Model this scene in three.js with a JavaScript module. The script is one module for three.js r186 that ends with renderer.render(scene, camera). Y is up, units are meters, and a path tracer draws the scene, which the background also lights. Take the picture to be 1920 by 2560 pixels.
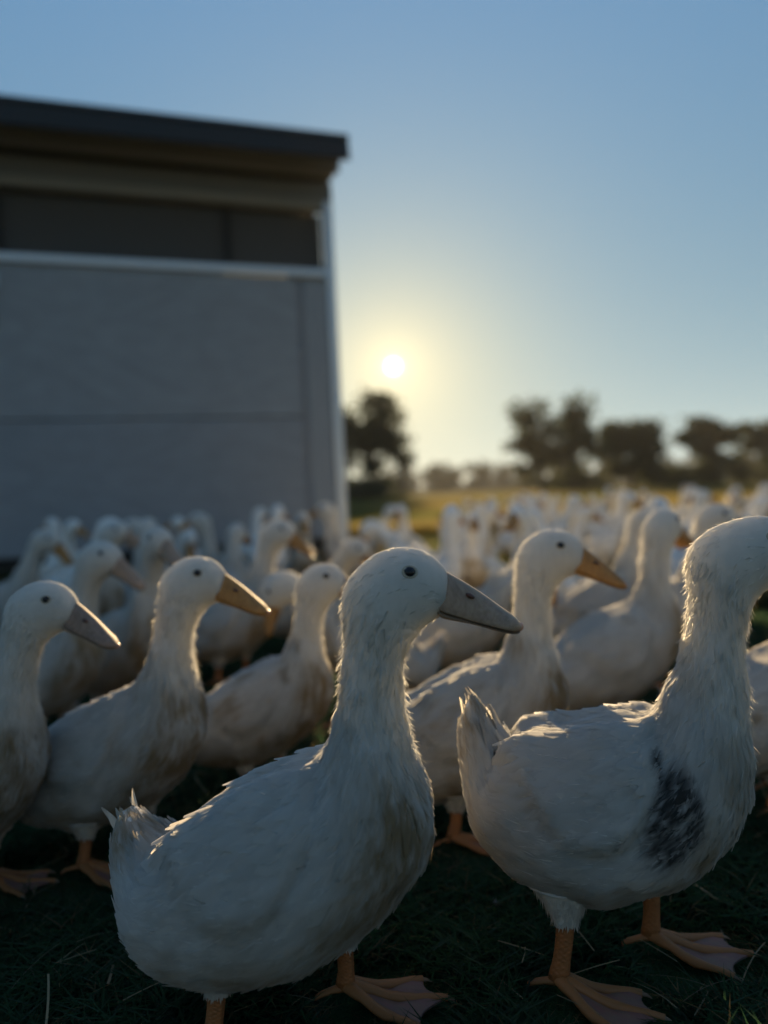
import * as THREE from 'three';
import { mergeGeometries } from 'three/addons/utils/BufferGeometryUtils.js';
import { RoundedBoxGeometry } from 'three/addons/geometries/RoundedBoxGeometry.js';
import { ImprovedNoise } from 'three/addons/math/ImprovedNoise.js';

// ------------------------------------------------------------------ camera
const scene = new THREE.Scene();
const FOV = 2 * Math.atan(1280 / 1926) * 180 / Math.PI;
const camera = new THREE.PerspectiveCamera(FOV, 0.75, 0.05, 3000);
camera.position.set(0, 0.48, 0);
camera.rotation.order = 'YXZ';
camera.rotation.set(-Math.atan(46 / 1926), 0, -2.2 * Math.PI / 180);
camera.focus = 0.70;
camera.userData.fStop = 2.1;

const renderer = new THREE.WebGLRenderer({ antialias: true });
renderer.setSize(768, 1024);
renderer.toneMapping = THREE.LinearToneMapping;
renderer.toneMappingExposure = 3.3;
renderer.shadowMap.enabled = true;
renderer.shadowMap.type = THREE.PCFSoftShadowMap;

// ------------------------------------------------------------------ sky and sun
const SUN_AZ = 1.1 * Math.PI / 180, SUN_EL = 9.3 * Math.PI / 180;
const sunDir = new THREE.Vector3(Math.sin(SUN_AZ) * Math.cos(SUN_EL), Math.sin(SUN_EL), -Math.cos(SUN_AZ) * Math.cos(SUN_EL));
{
  const W = 2048, Hh = 1024, data = new Float32Array(W * Hh * 4), sm = THREE.MathUtils.smoothstep;
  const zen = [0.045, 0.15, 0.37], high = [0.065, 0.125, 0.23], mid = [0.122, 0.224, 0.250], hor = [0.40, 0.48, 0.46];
  for (let r = 0; r < Hh; r++) {
    const up = ((r + 0.5) / Hh - 0.5) * Math.PI, y = Math.sin(up), e = Math.max(0, up) * 180 / Math.PI;
    for (let c = 0; c < W; c++) {
      const a = ((c + 0.5) / W - 0.5) * 2 * Math.PI, x = Math.cos(a) * Math.cos(up), z = Math.sin(a) * Math.cos(up);
      const g = Math.acos(THREE.MathUtils.clamp(x * sunDir.x + y * sunDir.y + z * sunDir.z, -1, 1)) * 180 / Math.PI;
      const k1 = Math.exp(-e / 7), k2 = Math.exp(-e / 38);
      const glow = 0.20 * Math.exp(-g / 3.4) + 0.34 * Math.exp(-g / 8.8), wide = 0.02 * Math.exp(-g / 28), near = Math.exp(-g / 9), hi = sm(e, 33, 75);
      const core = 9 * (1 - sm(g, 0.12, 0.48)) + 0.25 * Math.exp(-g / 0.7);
      const o = (r * W + c) * 4;
      for (let i = 0; i < 3; i++) {
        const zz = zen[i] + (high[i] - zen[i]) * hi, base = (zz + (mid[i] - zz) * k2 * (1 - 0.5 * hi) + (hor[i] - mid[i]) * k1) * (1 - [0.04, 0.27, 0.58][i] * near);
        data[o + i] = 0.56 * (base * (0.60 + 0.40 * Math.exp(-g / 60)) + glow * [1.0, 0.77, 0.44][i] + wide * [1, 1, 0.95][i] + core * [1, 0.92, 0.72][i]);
      }
      data[o + 3] = 1;
    }
  }
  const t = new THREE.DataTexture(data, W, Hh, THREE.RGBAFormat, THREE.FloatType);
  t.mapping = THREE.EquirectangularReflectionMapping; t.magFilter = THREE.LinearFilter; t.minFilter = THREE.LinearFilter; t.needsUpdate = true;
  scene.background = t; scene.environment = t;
}
const sun = new THREE.DirectionalLight(new THREE.Color().setRGB(1, 0.72, 0.39), 5);
sun.name = 'sun';
sun.position.copy(sunDir).multiplyScalar(60);
sun.castShadow = true; sun.shadow.radius = 1.3;
sun.shadow.mapSize.set(4096, 4096);
Object.assign(sun.shadow.camera, { left: -9, right: 9, top: 9, bottom: -9, near: 1, far: 200 });
scene.add(sun, sun.target);
scene.fog = new THREE.FogExp2(new THREE.Color().setRGB(1.0, 0.96, 0.86), 0.0005);

// ------------------------------------------------------------------ helpers
function rng(seed) { let a = seed >>> 0; return () => { a = (a + 0x6D2B79F5) | 0; let t = Math.imul(a ^ (a >>> 15), 1 | a); t = (t + Math.imul(t ^ (t >>> 7), 61 | t)) ^ t; return ((t ^ (t >>> 14)) >>> 0) / 4294967296; }; }
const PN = new ImprovedNoise(), noise = (x, y, z) => PN.noise(x, y, z);
const fbm = (x, y, z) => noise(x, y, z) + 0.5 * noise(x * 2.1 + 7, y * 2.1, z * 2.1) + 0.25 * noise(x * 4.3, y * 4.3 + 3, z * 4.3);
const { clamp, lerp, smoothstep: sstep } = THREE.MathUtils;
const V = (x, y, z) => new THREE.Vector3(x, y, z);
const used = {};
const ORD = (() => { const a = 'first second third fourth fifth sixth seventh eighth ninth tenth eleventh twelfth thirteenth fourteenth fifteenth sixteenth seventeenth eighteenth nineteenth twentieth'.split(' '); for (const [t, n] of [['twenty', 'thirtieth'], ['thirty', 'fortieth'], ['forty', 'fiftieth'], ['fifty', 'sixtieth'], ['sixty', 'seventieth']]) { for (let k = 0; k < 9; k++) a.push(t + '-' + a[k]); a.push(n); } return a; })();
function numbered(n) { used[n] = (used[n] ?? -1) + 1; return used[n] ? n + '_' + String(used[n]).padStart(3, '0') : n; }
function shade(o) { o.traverse((m) => { if (m.isMesh) { m.castShadow = true; m.receiveShadow = true; } }); return o; }
function part(name, geo, mat, parent) { const m = new THREE.Mesh(geo, mat); m.name = name; parent.add(m); return m; }
function thing(name, label, category, group) { const g = new THREE.Group(); g.name = numbered(name); g.userData = { label, category }; if (group) g.userData.group = group; scene.add(g); return g; }
const RGB = (r, g, b) => new THREE.Color().setRGB(r, g, b);
const std = (o) => new THREE.MeshStandardMaterial(o), phy = (o) => new THREE.MeshPhysicalMaterial(o);

class MB {                                    // collects vertices for one mesh
  constructor() { this.p = []; this.n = []; this.c = []; this.u = []; this.i = []; }
  v(p, n, c, u = 0, w = 0) { this.p.push(p[0], p[1], p[2]); this.n.push(n[0], n[1], n[2]); this.c.push(c[0], c[1], c[2]); this.u.push(u, w); return this.p.length / 3 - 1; }
  tri(a, b, c) { this.i.push(a, b, c); }
  quad(a, b, c, d) { this.i.push(a, b, c, a, c, d); }
  geo(calc) {
    const g = new THREE.BufferGeometry();
    g.setAttribute('position', new THREE.Float32BufferAttribute(this.p, 3)); g.setAttribute('normal', new THREE.Float32BufferAttribute(this.n, 3));
    g.setAttribute('color', new THREE.Float32BufferAttribute(this.c, 3)); g.setAttribute('uv', new THREE.Float32BufferAttribute(this.u, 2)); g.setIndex(this.i);
    if (calc) g.computeVertexNormals();
    return g;
  }
}
function noiseTex(w, h, fn, srgb, rep = true) {
  const d = new Uint8Array(w * h * 4);
  for (let y = 0; y < h; y++) for (let x = 0; x < w; x++) { const c = fn(x / w, y / h), o = (y * w + x) * 4; for (let i = 0; i < 3; i++) d[o + i] = clamp(Math.round(255 * (c.length ? c[i] : c)), 0, 255); d[o + 3] = 255; }
  const t = new THREE.DataTexture(d, w, h); t.magFilter = THREE.LinearFilter; t.minFilter = THREE.LinearMipmapLinearFilter; t.generateMipmaps = true;
  if (rep) t.wrapS = t.wrapT = THREE.RepeatWrapping;
  if (srgb) t.colorSpace = THREE.SRGBColorSpace;
  t.needsUpdate = true; return t;
}
// a noise that repeats over 0..1 in u and v
const ring = (u, v, f, s = 0) => fbm(Math.cos(u * 6.2832) * f + s, Math.sin(u * 6.2832) * f + Math.cos(v * 6.2832) * f, Math.sin(v * 6.2832) * f + s);

// ------------------------------------------------------------------ ground
{
  const tex = noiseTex(512, 512, (u, v) => { const n = 0.5 + 0.5 * ring(u, v, 3), m = 0.5 + 0.5 * ring(u, v, 14, 5); return [0.20 + 0.08 * n + 0.07 * m, 0.22 + 0.09 * n + 0.07 * m, 0.13 + 0.04 * n + 0.04 * m]; }, true);
  tex.repeat.set(900, 900);
  const bump = noiseTex(256, 256, (u, v) => 0.5 + 0.4 * ring(u, v, 12, 2)); bump.repeat.set(900, 900);
  const g = new THREE.PlaneGeometry(1400, 1400, 1, 1); g.rotateX(-Math.PI / 2);
  const m = new THREE.Mesh(g, phy({ specularIntensity: 0, map: tex, bumpMap: bump, bumpScale: 0.006, roughness: 1 }));
  m.name = 'ground'; m.userData = { kind: 'structure', label: 'grassy ground of the duck pasture', category: 'ground' }; m.position.set(0, 0, -300); m.receiveShadow = true; scene.add(m);
}

// ------------------------------------------------------------------ mobile duck house
{
  const barn = thing('poultry_house', 'grey panelled mobile poultry house with dark overhanging roof and vent band', 'shed');
  barn.position.set(-0.285, 0, -6.0);
  barn.rotation.set(0, 19.5 * Math.PI / 180, 0.55 * Math.PI / 180, 'ZYX');
  const L = 7.5, D = 4;
  const grime = noiseTex(256, 256, (u, v) => { const n = 0.5 + 0.5 * ring(u, v, 2, 9), s = 0.5 + 0.5 * ring(u * 1, v, 6, 4); const k = 0.86 + 0.10 * n + 0.06 * s; return [k, k, k * 0.98]; }, true);
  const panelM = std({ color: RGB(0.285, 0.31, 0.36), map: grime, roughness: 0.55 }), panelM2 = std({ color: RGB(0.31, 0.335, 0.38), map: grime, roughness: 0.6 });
  const alu = std({ color: RGB(0.62, 0.66, 0.70), roughness: 0.42, metalness: 0.5 }), dark = std({ color: RGB(0.035, 0.032, 0.03), roughness: 0.9 });
  const roofM = std({ color: RGB(0.028, 0.03, 0.032), roughness: 0.8 }), wood = std({ color: RGB(0.24, 0.225, 0.19), roughness: 0.8 }), soff = std({ color: RGB(0.22, 0.21, 0.20), roughness: 0.85 }), mesh = std({ color: RGB(0.075, 0.072, 0.068), roughness: 0.9 });
  const box = (name, x0, x1, y0, y1, z0, z1, mat, r = 0.008, parent = barn) => { const g = new RoundedBoxGeometry(x1 - x0, y1 - y0, z1 - z0, 2, Math.min(r, (x1 - x0) / 2.1, (y1 - y0) / 2.1, (z1 - z0) / 2.1)); g.translate((x0 + x1) / 2, (y0 + y1) / 2, (z0 + z1) / 2); return part(name, g, mat, parent); };
  // front wall: sandwich panels, two rows, with real joints
  const cols = [-L, -5.2, -2.62, -0.31];
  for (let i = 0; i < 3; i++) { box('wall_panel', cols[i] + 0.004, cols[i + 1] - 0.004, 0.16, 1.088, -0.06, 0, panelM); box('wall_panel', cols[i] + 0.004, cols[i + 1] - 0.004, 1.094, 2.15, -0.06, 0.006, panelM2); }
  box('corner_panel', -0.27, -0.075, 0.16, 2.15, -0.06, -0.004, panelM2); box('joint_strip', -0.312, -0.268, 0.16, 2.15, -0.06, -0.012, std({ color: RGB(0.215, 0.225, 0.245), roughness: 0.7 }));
  box('corner_post', -0.072, 0, 0.02, 2.74, -0.09, 0.012, alu, 0.006);
  box('sill_rail', -L, -0.074, 2.156, 2.215, -0.07, 0.035, alu, 0.01);
  box('vent_curtain', -L, -0.074, 2.22, 2.665, -0.13, -0.09, mesh);
  for (let x = -7; x < -0.5; x += 1.55) box('vent_post', x - 0.02, x + 0.02, 2.218, 2.668, -0.088, -0.04, dark);
  box('head_rail', -L, -0.074, 2.67, 2.735, -0.08, 0.03, wood, 0.008); box('head_board', -L, 0, 2.742, 2.88, -0.06, 0.012, std({ color: RGB(0.15, 0.15, 0.14), roughness: 0.8 }));
  // closed body behind
  box('back_wall', -L, 0, 0.16, 2.35, -D - 0.06, -D, panelM); box('end_wall', -0.06, -0.004, 0.16, 2.3, -D + 0.002, -0.1, panelM); box('end_wall', -L, -L + 0.06, 0.16, 2.3, -D + 0.002, -0.15, panelM);
  box('floor_frame', -L + 0.05, -0.1, 0.05, 0.155, -D + 0.05, -0.05, dark);
  // roof: one pitch, high at the front
  const roof = new THREE.Group(); roof.name = 'roof'; roof.position.set(0, 2.89, 0.0); roof.rotation.x = -10 * Math.PI / 180; barn.add(roof);
  box('roof_sheet', -L - 0.02, 0.03, 0.075, 0.115, -D - 0.3, 0.44, roofM, 0.006, roof); box('fascia', -L - 0.02, 0.026, -0.075, 0.073, 0.40, 0.432, roofM, 0.006, roof);
  for (const z of [0.0, 0.1, 0.2, 0.3]) box('soffit_board', -L, 0.018, 0.03, 0.05, z + 0.004, z + 0.096, soff, 0.004, roof);
  box('purlin', -L, 0.012, -0.03, 0.028, 0.17, 0.215, soff, 0.005, roof);
  // latch near the left of the wall
  const latch = box('latch', -2.44, -2.36, 1.98, 2.08, 0.008, 0.05, alu, 0.01); box('latch_bar', -2.415, -2.385, 1.70, 1.985, 0.008, 0.03, dark, 0.004, latch);
  shade(barn);
}

// ------------------------------------------------------------------ trees
const barkM = std({ color: RGB(0.06, 0.048, 0.036), roughness: 1 });
const leafM = [RGB(0.045, 0.055, 0.02), RGB(0.055, 0.062, 0.026), RGB(0.05, 0.058, 0.023)].map((c) => phy({ color: c, roughness: 1, transmission: 0.35, thickness: 0, side: THREE.DoubleSide, specularIntensity: 0.3 }));
const farLeafM = std({ color: RGB(0.05, 0.058, 0.024), roughness: 1, side: THREE.DoubleSide });
function limb(a, b, r0, r1, bend, R) {
  const m = a.clone().lerp(b, 0.5).add(V((R() - 0.5) * bend, (R() - 0.3) * bend * 0.5, (R() - 0.5) * bend)), cv = new THREE.QuadraticBezierCurve3(a, m, b), n = 6;
  const g = new THREE.TubeGeometry(cv, n, 1, 7, false), p = g.attributes.position, q = new THREE.Vector3();
  for (let i = 0; i <= n; i++) { const c = cv.getPoint(i / n), r = lerp(r0, r1, i / n); for (let j = 0; j <= 7; j++) { const k = i * 8 + j; q.fromBufferAttribute(p, k).sub(c).multiplyScalar(r).add(c); p.setXYZ(k, q.x, q.y, q.z); } }
  g.computeVertexNormals(); return g;
}
// clumps: [x, y, z, rx, ry, rz] in metres about the tree's foot
function tree(name, label, group, pos, clumps, trunks, cards, size, seed, mat) {
  const R = rng(seed), t = thing(name, label, 'tree', group); t.position.copy(pos);
  const geos = [];
  for (const [x, h, r] of trunks) {
    const a = V(x, -0.1, 0), b = V(x + (R() - 0.5) * 0.6, h, (R() - 0.5) * 0.6); geos.push(limb(a, b, r, r * 0.55, 0.4, R));
    for (const c of clumps) if (Math.abs(c[0] - x) < 4.5) for (let k = 0; k < 2; k++) geos.push(limb(b.clone().lerp(a, R() * 0.35), V(c[0] + (R() - 0.5) * c[3], c[1] + (R() - 0.4) * c[4], c[2] + (R() - 0.5) * c[5]), r * 0.42, r * 0.06, 0.9, R));
  }
  part('trunk', mergeGeometries(geos), barkM, t);
  clumps = clumps.map((c) => c.map((e, i) => i > 2 ? e * 1.08 : e));
  const mb = new MB(), tot = clumps.reduce((s, c) => s + c[3] * c[4], 0);
  for (const c of clumps) {
    const n = Math.round(cards * c[3] * c[4] / tot), subs = [];
    for (let k = 0; k < 9; k++) { const a = R() * 6.283, u = R() * 2 - 1, q = Math.sqrt(1 - u * u), rr = 0.45 + 0.45 * R(); subs.push([Math.cos(a) * q * rr, u * rr, Math.sin(a) * q * rr, 0.28 + 0.25 * R()]); }
    for (let k = 0; k < n; k++) {
      const s = subs[Math.floor(R() * 9)], g = () => (R() + R() + R() - 1.5) * 1.15;
      const P = [c[0] + (s[0] + g() * s[3]) * c[3], c[1] + (s[1] + g() * s[3]) * c[4], c[2] + (s[2] + g() * s[3]) * c[5]];
      const a = V(R() - 0.5, R() - 0.5, R() - 0.5).normalize(), b = V(R() - 0.5, R() - 0.5, R() - 0.5).cross(a).normalize(), nn = a.clone().cross(b), z = size * (0.5 + R());
      const w = [1, 1, 1], q = (i, j) => [P[0] + a.x * i * z + b.x * j * z * 0.6, P[1] + a.y * i * z + b.y * j * z * 0.6, P[2] + a.z * i * z + b.z * j * z * 0.6], N = [nn.x, nn.y, nn.z];
      mb.quad(mb.v(q(-0.5, 0), N, w), mb.v(q(0, -0.5), N, w), mb.v(q(0.5, 0), N, w), mb.v(q(0, 0.5), N, w));
    }
  }
  part('crown', mb.geo(), mat, t); return shade(t);
}
tree('tree', 'ragged tree beside the poultry house corner, below the sun', 'field trees', V(-0.4, 0, -60), [[-1.2, 5.6, 0, 2.3, 1.9, 2.2], [0.5, 6.6, 0.3, 2.0, 1.6, 2], [1.8, 4.6, 0, 1.5, 1.4, 1.7], [0.2, 4.4, -0.4, 1.8, 1.4, 1.7], [-2.9, 4.8, 0, 1.7, 1.6, 1.6], [2.2, 3.1, 0, 0.9, 0.8, 0.9], [-0.6, 2.6, 0, 1.2, 0.8, 1.0], [-1.5, 1.0, 0, 1.8, 0.7, 1.2]], [[-0.4, 3.6, 0.24], [1.9, 3.0, 0.16], [-2.4, 3.2, 0.2]], 6000, 0.40, 11, leafM[1]);
tree('tree', 'broad dark double-crowned tree, tallest in the middle of the tree row', 'field trees', V(14.6, 0, -65), [[-1.6, 5.6, 0, 2.1, 1.9, 2.2], [1.9, 6.0, 0.3, 1.8, 1.7, 2], [-2.9, 4.4, 0, 1.5, 1.2, 1.5], [0.2, 4.4, 0, 2.4, 1.5, 2.0], [-0.9, 2.9, 0, 1.5, 0.9, 1.3], [2.9, 4.0, 0, 1.3, 1.5, 1.4], [1.2, 2.6, 0, 1.6, 1.0, 1.4], [-2.4, 2.4, 0, 1.1, 0.9, 1.1], [0.4, 1.1, 0, 3.0, 0.7, 1.5]], [[-1.1, 3.8, 0.28], [1.6, 3.8, 0.25]], 6600, 0.42, 21, leafM[0]);
tree('tree', 'dense rounded dark tree right of the double-crowned one', 'field trees', V(21.8, 0, -68), [[0.2, 5.2, 0, 2.2, 1.8, 2.2], [1.4, 4.0, 0, 1.9, 1.7, 2.0], [-1.4, 4.0, 0.2, 1.8, 1.5, 1.8], [0.6, 3.0, 0, 2.2, 1.1, 1.8], [0.4, 1.5, 0, 2.6, 1.0, 1.8]], [[0.2, 3.2, 0.28]], 7200, 0.42, 31, leafM[1]);
tree('tree', 'flat-topped dark tree near the right edge', 'field trees', V(30.0, 0, -70), [[0, 5.3, 0, 2.2, 0.9, 2.0], [-1.8, 4.2, 0, 1.4, 0.8, 1.4], [1.4, 4.5, 0, 1.7, 0.8, 1.5], [-0.3, 2.9, 0, 1.7, 1.1, 1.5]], [[-0.2, 4.0, 0.26]], 4600, 0.42, 41, leafM[0]);
tree('tree', 'dark tree cut by the right edge of the picture', 'field trees', V(35.2, 0, -72), [[0, 5.1, 0, 1.7, 1.2, 1.7], [1.9, 4.3, 0, 1.9, 1.3, 1.6], [-0.7, 3.7, 0, 1.4, 0.7, 1.2]], [[0.2, 3.6, 0.26]], 4000, 0.42, 51, leafM[1]);
{ // bushes at the feet of the right-hand trees
  const R = rng(77);
  [[25.2, -70, 2.1, 'low dark bush between the rounded and the flat-topped tree'], [28.6, -69, 2.3, 'low dark bush under the flat-topped tree'], [32.4, -70, 2.4, 'low dark bush between the last two trees'], [36.5, -70, 2.2, 'low dark bush at the right picture edge'], [17.9, -69, 1.6, 'low dark bush between the two tallest trees'], [-1.4, -52, 1.4, 'pale scrub at the foot of the tree by the poultry house']].forEach(([x, z, h, lab], i) => tree('bush', lab, 'field bushes', V(x, 0, z), [[0, h * 0.6, 0, 2.2, h * 0.62, 1.6], [1.3 * (R() - 0.5), h * 0.45, 0, 2.2, h * 0.5, 1.4]], [[0, h * 0.5, 0.08]], 1500, 0.36, 300 + i, leafM[i % 3]));
  // distant tree line
  for (let i = 0; i < 30; i++) {
    const px = -3.5 + i * 4.0 + (R() - 0.5) * 1.6, z = -190 - R() * 40, h = 6.4 + R() * 3.0, w = 2.2 + R() * 1.6;
    tree('hedgerow_tree', 'pale hazy tree in the distant tree line, ' + ORD[i] + ' from the left', 'distant tree line', V(px, 0, z), [[0, h * 0.66, 0, w, h * 0.30, w], [(R() - 0.5) * 2.6, h * 0.42, 0, w * 0.9, h * 0.28, w], [(R() - 0.5) * 2, h * 0.22, 0, w * 0.9, h * 0.2, w * 0.8], [(R() - 0.5) * 3, h * 0.1, 0, w * 1.4, h * 0.13, w]], [[0, h * 0.5, 0.2]], 1300, 0.75, 500 + i, farLeafM);
  }
}

// ------------------------------------------------------------------ ducks
// Sections of the bird from tail tip (0) to face (34): back line, belly line and half width, in metres
const MAIN = {
  top: [[-.1558, .1905], [-.1406, .1744], [-.1238, .1648], [-.107, .1596], [-.0926, .167], [-.078, .1805], [-.0552, .199], [-.0303, .2162], [-.0062, .2298], [.0173, .241], [.0376, .248], [.0506, .2525], [.0572, .2585], [.0599, .265], [.0621, .272], [.0644, .2805], [.066, .29], [.0674, .3002], [.0689, .3112], [.0701, .323], [.0716, .3361], [.0731, .349], [.0739, .3613], [.0741, .3726], [.0761, .3849], [.0795, .3979], [.0852, .4095], [.0951, .4205], [.1076, .4292], [.1215, .4334], [.1352, .4337], [.1474, .4309], [.1582, .4239], [.1656, .4157], [.1686, .4082]],
  bot: [[-.1599, .1864], [-.1654, .1669], [-.1644, .1427], [-.1593, .1189], [-.1516, .091], [-.1415, .071], [-.125, .055], [-.1, .0465], [-.065, .0445], [-.025, .048], [.013, .057], [.048, .076], [.079, .098], [.107, .123], [.131, .153], [.1465, .182], [.152, .204], [.150, .2236], [.1437, .2428], [.1385, .2643], [.134, .2849], [.1325, .3067], [.1337, .3264], [.1366, .3418], [.1388, .3539], [.1408, .3594], [.1437, .3634], [.1474, .3667], [.1513, .3694], [.1551, .3716], [.1585, .3736], [.1613, .3753], [.1631, .3771], [.1641, .3797], [.1638, .3835]],
};
const RIGHT = {
  top: [[-.1182, .2729], [-.1107, .2598], [-.1002, .2421], [-.0861, .226], [-.0753, .2215], [-.0663, .232], [-.0483, .239], [-.0273, .2425], [-.0043, .249], [.0183, .2555], [.0404, .26], [.0551, .2625], [.062, .266], [.0659, .272], [.0697, .2789], [.0731, .2875], [.0759, .2966], [.0789, .3068], [.0824, .3204], [.0857, .334], [.0885, .3474], [.091, .3631], [.0916, .3775], [.0903, .3908], [.0913, .4052], [.0954, .4174], [.1028, .4268], [.1142, .4358], [.1293, .442], [.1462, .4459], [.1607, .4464], [.1731, .4435], [.1834, .4369], [.1907, .429], [.1937, .4216]],
  bot: [[-.13, .2463], [-.132, .2263], [-.1316, .205], [-.1295, .1823], [-.124, .1588], [-.116, .1385], [-.1045, .1245], [-.086, .11], [-.062, .0995], [-.035, .09], [-.0007, .088], [.0345, .092], [.066, .102], [.0925, .118], [.116, .138], [.1335, .166], [.145, .1905], [.1485, .2107], [.1485, .2304], [.148, .2511], [.147, .2728], [.1463, .2923], [.1452, .3118], [.1449, .3313], [.1466, .3531], [.1497, .3672], [.1551, .3748], [.162, .3796], [.1688, .383], [.1752, .3856], [.1803, .3878], [.1845, .3895], [.1874, .3916], [.189, .3952], [.1891, .3994]],
};
const WID = [.011, .028, .042, .055, .066, .075, .082, .087, .090, .091, .090, .088, .084, .079, .072, .064, .056, .0475, .0408, .0355, .0315, .0290, .0275, .0270, .0274, .0282, .0288, .0285, .0278, .0265, .0246, .0222, .0194, .0162, .0115];
for (const [P, k] of [[MAIN, 1], [RIGHT, 0.6]]) {               // allow for the width of the birds in the outlines
  for (let i = 16; i <= 24; i++) { const m = i === 16 || i === 24 ? 0.5 : 1; P.top[i][0] += 0.0045 * m * k; P.bot[i][0] -= 0.0068 * m * k; }
  [0.006, 0.010, 0.015, 0.019, 0.021, 0.021, 0.018, 0.012, 0.006].forEach((d, i) => { P.bot[i][0] += d * k; P.bot[i][1] += 0.25 * d * k; });
  [0.006, 0.006, 0.005, 0.003].forEach((d, i) => { P.top[i][0] += d * k; });
}
[0.004, 0.008, 0.011, 0.012, 0.012, 0.011, 0.009, 0.006, 0.003].forEach((d, i) => { MAIN.bot[i + 4][1] += d; });
const cr = (a, b, c, d, t) => 0.5 * (2 * b + (c - a) * t + (2 * a - 5 * b + 4 * c - d) * t * t + (3 * b - a - 3 * c + d) * t * t * t);
function sampler(arr) { const n = arr.length; return (t) => { const i = Math.min(n - 2, Math.max(0, Math.floor(t))), f = t - i, g = (k) => arr[clamp(k, 0, n - 1)]; return cr(g(i - 1), g(i), g(i + 1), g(i + 2), f); }; }

const bodyM = phy({ vertexColors: true, roughness: 0.92, specularIntensity: 0.25, sheen: 0.25, sheenColor: RGB(1, 0.97, 0.9), sheenRoughness: 0.6 });
const coatM = phy({ vertexColors: true, roughness: 1, transmission: 0.55, thickness: 0, side: THREE.DoubleSide, specularIntensity: 0.2 });   // the coat of feathers lets light seep through
const skinM = std({ color: RGB(0.78, 0.75, 0.70), roughness: 1 });
const plumeM = phy({ vertexColors: true, roughness: 1, transmission: 0.7, thickness: 0, side: THREE.DoubleSide, specularIntensity: 0.25 });
const billTex = noiseTex(128, 128, (u, v) => { const n = 0.5 + 0.5 * ring(u, v, 2.2, 3), m = 0.5 + 0.5 * ring(u, v, 7, 8), k = 0.74 + 0.22 * n + 0.16 * m; return [k, k * (0.97 + 0.03 * n), k * (0.93 + 0.07 * m)]; }, true);
const billMs = { pink: std({ color: RGB(0.37, 0.25, 0.175), map: billTex, roughness: 0.55 }), orange: std({ color: RGB(0.40, 0.20, 0.06), map: billTex, roughness: 0.74 }), grey: std({ color: RGB(0.27, 0.20, 0.165), map: billTex, roughness: 0.76 }) };
const lowerMs = { pink: std({ color: RGB(0.20, 0.13, 0.08), roughness: 0.55 }), orange: std({ color: RGB(0.40, 0.20, 0.05), roughness: 0.5 }), grey: std({ color: RGB(0.26, 0.2, 0.15), roughness: 0.5 }) };
const nailM = std({ color: RGB(0.42, 0.22, 0.16), roughness: 0.35 }), holeM = std({ color: RGB(0.10, 0.035, 0.02), roughness: 0.5 });
const eyeM = phy({ color: RGB(0.012, 0.010, 0.012), roughness: 0.14, specularIntensity: 0.6, clearcoat: 0.15, clearcoatRoughness: 0.05 }), lidM = std({ color: RGB(0.42, 0.36, 0.27), roughness: 0.8 });
const legBump = noiseTex(128, 128, (u, v) => 0.5 + 0.35 * Math.sin(v * 6.2832 * 9 + 2 * ring(u, v, 2)) * Math.sin(u * 6.2832 * 6)); legBump.repeat.set(1, 2);
const legM = std({ color: RGB(0.27, 0.098, 0.028), roughness: 0.6, bumpMap: legBump, bumpScale: 0.0006 });
const footM = std({ vertexColors: true, roughness: 0.62 });

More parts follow.
